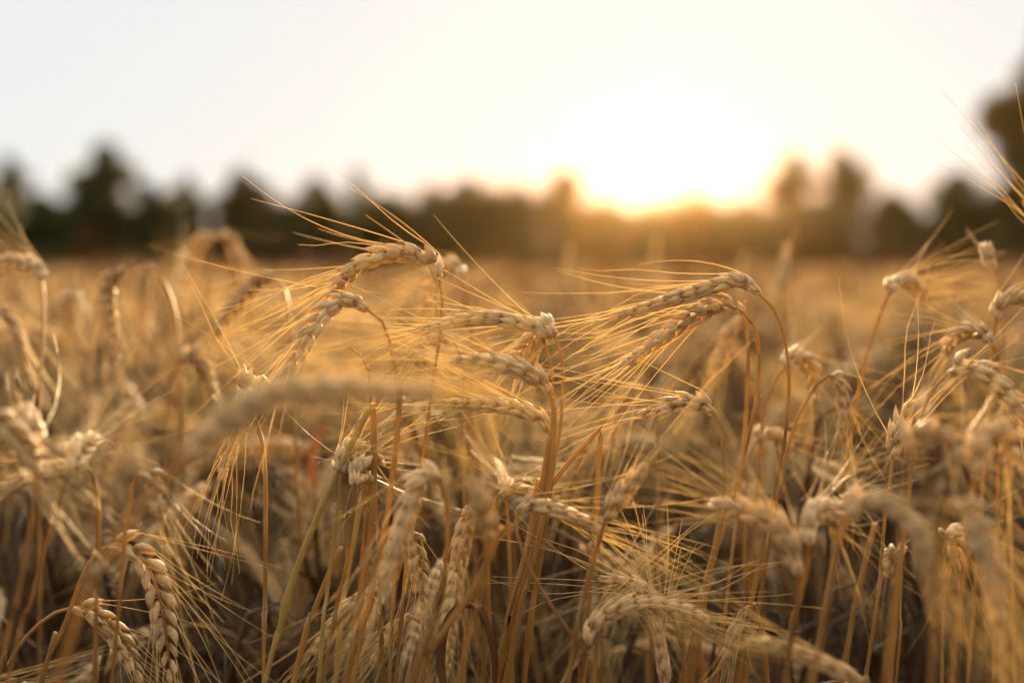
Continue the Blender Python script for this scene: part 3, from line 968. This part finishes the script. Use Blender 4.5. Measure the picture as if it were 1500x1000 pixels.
def merged_proto(seed, lod, bare=False):
    st, lf, er, bd, top = proto_arrays(seed, lod)
    out = []
    for m in ((st, lf) if bare else (st, lf, er, bd)):
        out.append(m.arrays())
    vs, qs, ts, mi, off = [], [], [], [], 0
    for i, (v, q, t) in enumerate(out):
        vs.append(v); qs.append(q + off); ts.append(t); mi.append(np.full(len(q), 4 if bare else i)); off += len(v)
    return np.concatenate(vs), np.concatenate(qs), np.concatenate(ts), np.concatenate(mi), top


P2 = [merged_proto(s_, 2) for s_ in range(12)]
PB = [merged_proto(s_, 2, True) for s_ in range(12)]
P3 = [merged_proto(s_, 3) for s_ in range(12)]
rng = np.random.default_rng(77)
VV, QQ, TT, MI, off = [], [], [], [], 0


def scatter(y0, y1, n, protos_, half, zlo, zhi, sxy=1.0, hole=False):
    global off
    for i in range(n):
        y = math.sqrt(rng.uniform(y0 ** 2, y1 ** 2))
        x = rng.uniform(-half, half) * y
        if hole and abs(x) < 0.43 * y + 0.10:
            continue
        v, q, t, mi, top = protos_[rng.integers(0, 12)]
        zt = rng.uniform(zlo, zhi)
        sc = zt / top
        a = rng.normal(math.pi, 1.3)
        v2 = (v * np.array((sxy, sxy, sc))) @ rotz(a).T + np.array((x, y, 0))
        VV.append(v2.astype(np.float32)); QQ.append(q + off); TT.append(t + rng.normal(0, 0.12)); MI.append(mi); off += len(v)


scatter(0.5, 2.05, 420, P2, 0.85, 0.66, 0.88, hole=True)
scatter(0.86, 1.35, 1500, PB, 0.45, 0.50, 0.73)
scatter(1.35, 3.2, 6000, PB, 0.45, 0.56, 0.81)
scatter(0.95, 2.6, 500, P2, 0.45, 0.58, 0.80)
scatter(2.0, 4.0, 900, P2, 0.45, 0.76, 0.91)
scatter(3.0, 9.0, 600, P2, 0.45, 0.86, 0.94)            # shorter tillers between the tall stems


def ring(n, rmin, rmax):
    global off
    k = 0
    while k < n:                                          # the crop goes on beside and behind the photographer
        x, y = rng.uniform(-rmax, rmax), rng.uniform(-rmax, 0.35)
        rr = math.hypot(x, y)
        if rr < rmin or rr > rmax or (y > 0 and abs(x) < 0.36 + 0.5 * y) or (y < 0.12 and y > -0.55 and abs(x) < 0.3):
            continue
        k += 1
        v, q, t, mi, top = P2[rng.integers(0, 12)]
        sc = rng.uniform(0.66, 0.92) / top
        v2 = (v * np.array((1, 1, sc))) @ rotz(rng.normal(math.pi, 1.3)).T + np.array((x, y, 0))
        VV.append(v2.astype(np.float32)); QQ.append(q + off); TT.append(t + rng.normal(0, 0.12)); MI.append(mi); off += len(v)


ring(1300, 0.28, 2.3)
scatter(2.05, 6.0, 4600, P2, 0.62, 0.68, 0.88)
scatter(6.0, 16.0, 4200, P3, 0.56, 0.68, 0.88, 1.3)
scatter(16.0, 68.0, 9000, P3, 0.52, 0.62, 0.84, 3.2)
v = np.concatenate(VV); q = np.concatenate(QQ); tt = np.concatenate(TT); mi = np.concatenate(MI)
mb = MB(); mb.add(v, q, tt)
me = mb.mesh("wheat")
for m in (M_STEM, M_LEAF, M_EAR, M_AWN, M_SHADE):
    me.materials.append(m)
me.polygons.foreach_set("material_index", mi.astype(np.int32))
wf = bpy.data.objects.new("wheat", me)
COL.objects.link(wf)
wf["kind"] = "stuff"
wf["label"] = "golden blurred wheat crop stretching to the tree line"

# ------------------------------------------------------------------ evening haze
def haze():
    import bmesh
    bm = bmesh.new()
    bmesh.ops.create_cube(bm, size=1.0)
    me = bpy.data.meshes.new("haze"); bm.to_mesh(me); bm.free()
    o = bpy.data.objects.new("haze", me); COL.objects.link(o)
    o.dimensions = (1, 1, 1)
    o.scale = (490, 290, 14)
    o.location = (0, 100, 14 / 2 - 1.0)
    m, n = nodes_mat("haze_air")
    out = n.nodes.new("ShaderNodeOutputMaterial")
    vo = n.nodes.new("ShaderNodeVolumePrincipled")
    vo.inputs["Color"].default_value = (0.98, 0.60, 0.24, 1)
    vo.inputs["Density"].default_value = HAZE_DENS
    vo.inputs["Anisotropy"].default_value = 0.91
    n.links.new(vo.outputs[0], out.inputs["Volume"])
    me.materials.append(m)
    o["kind"] = "stuff"; o["label"] = "warm evening haze over the field"


haze()
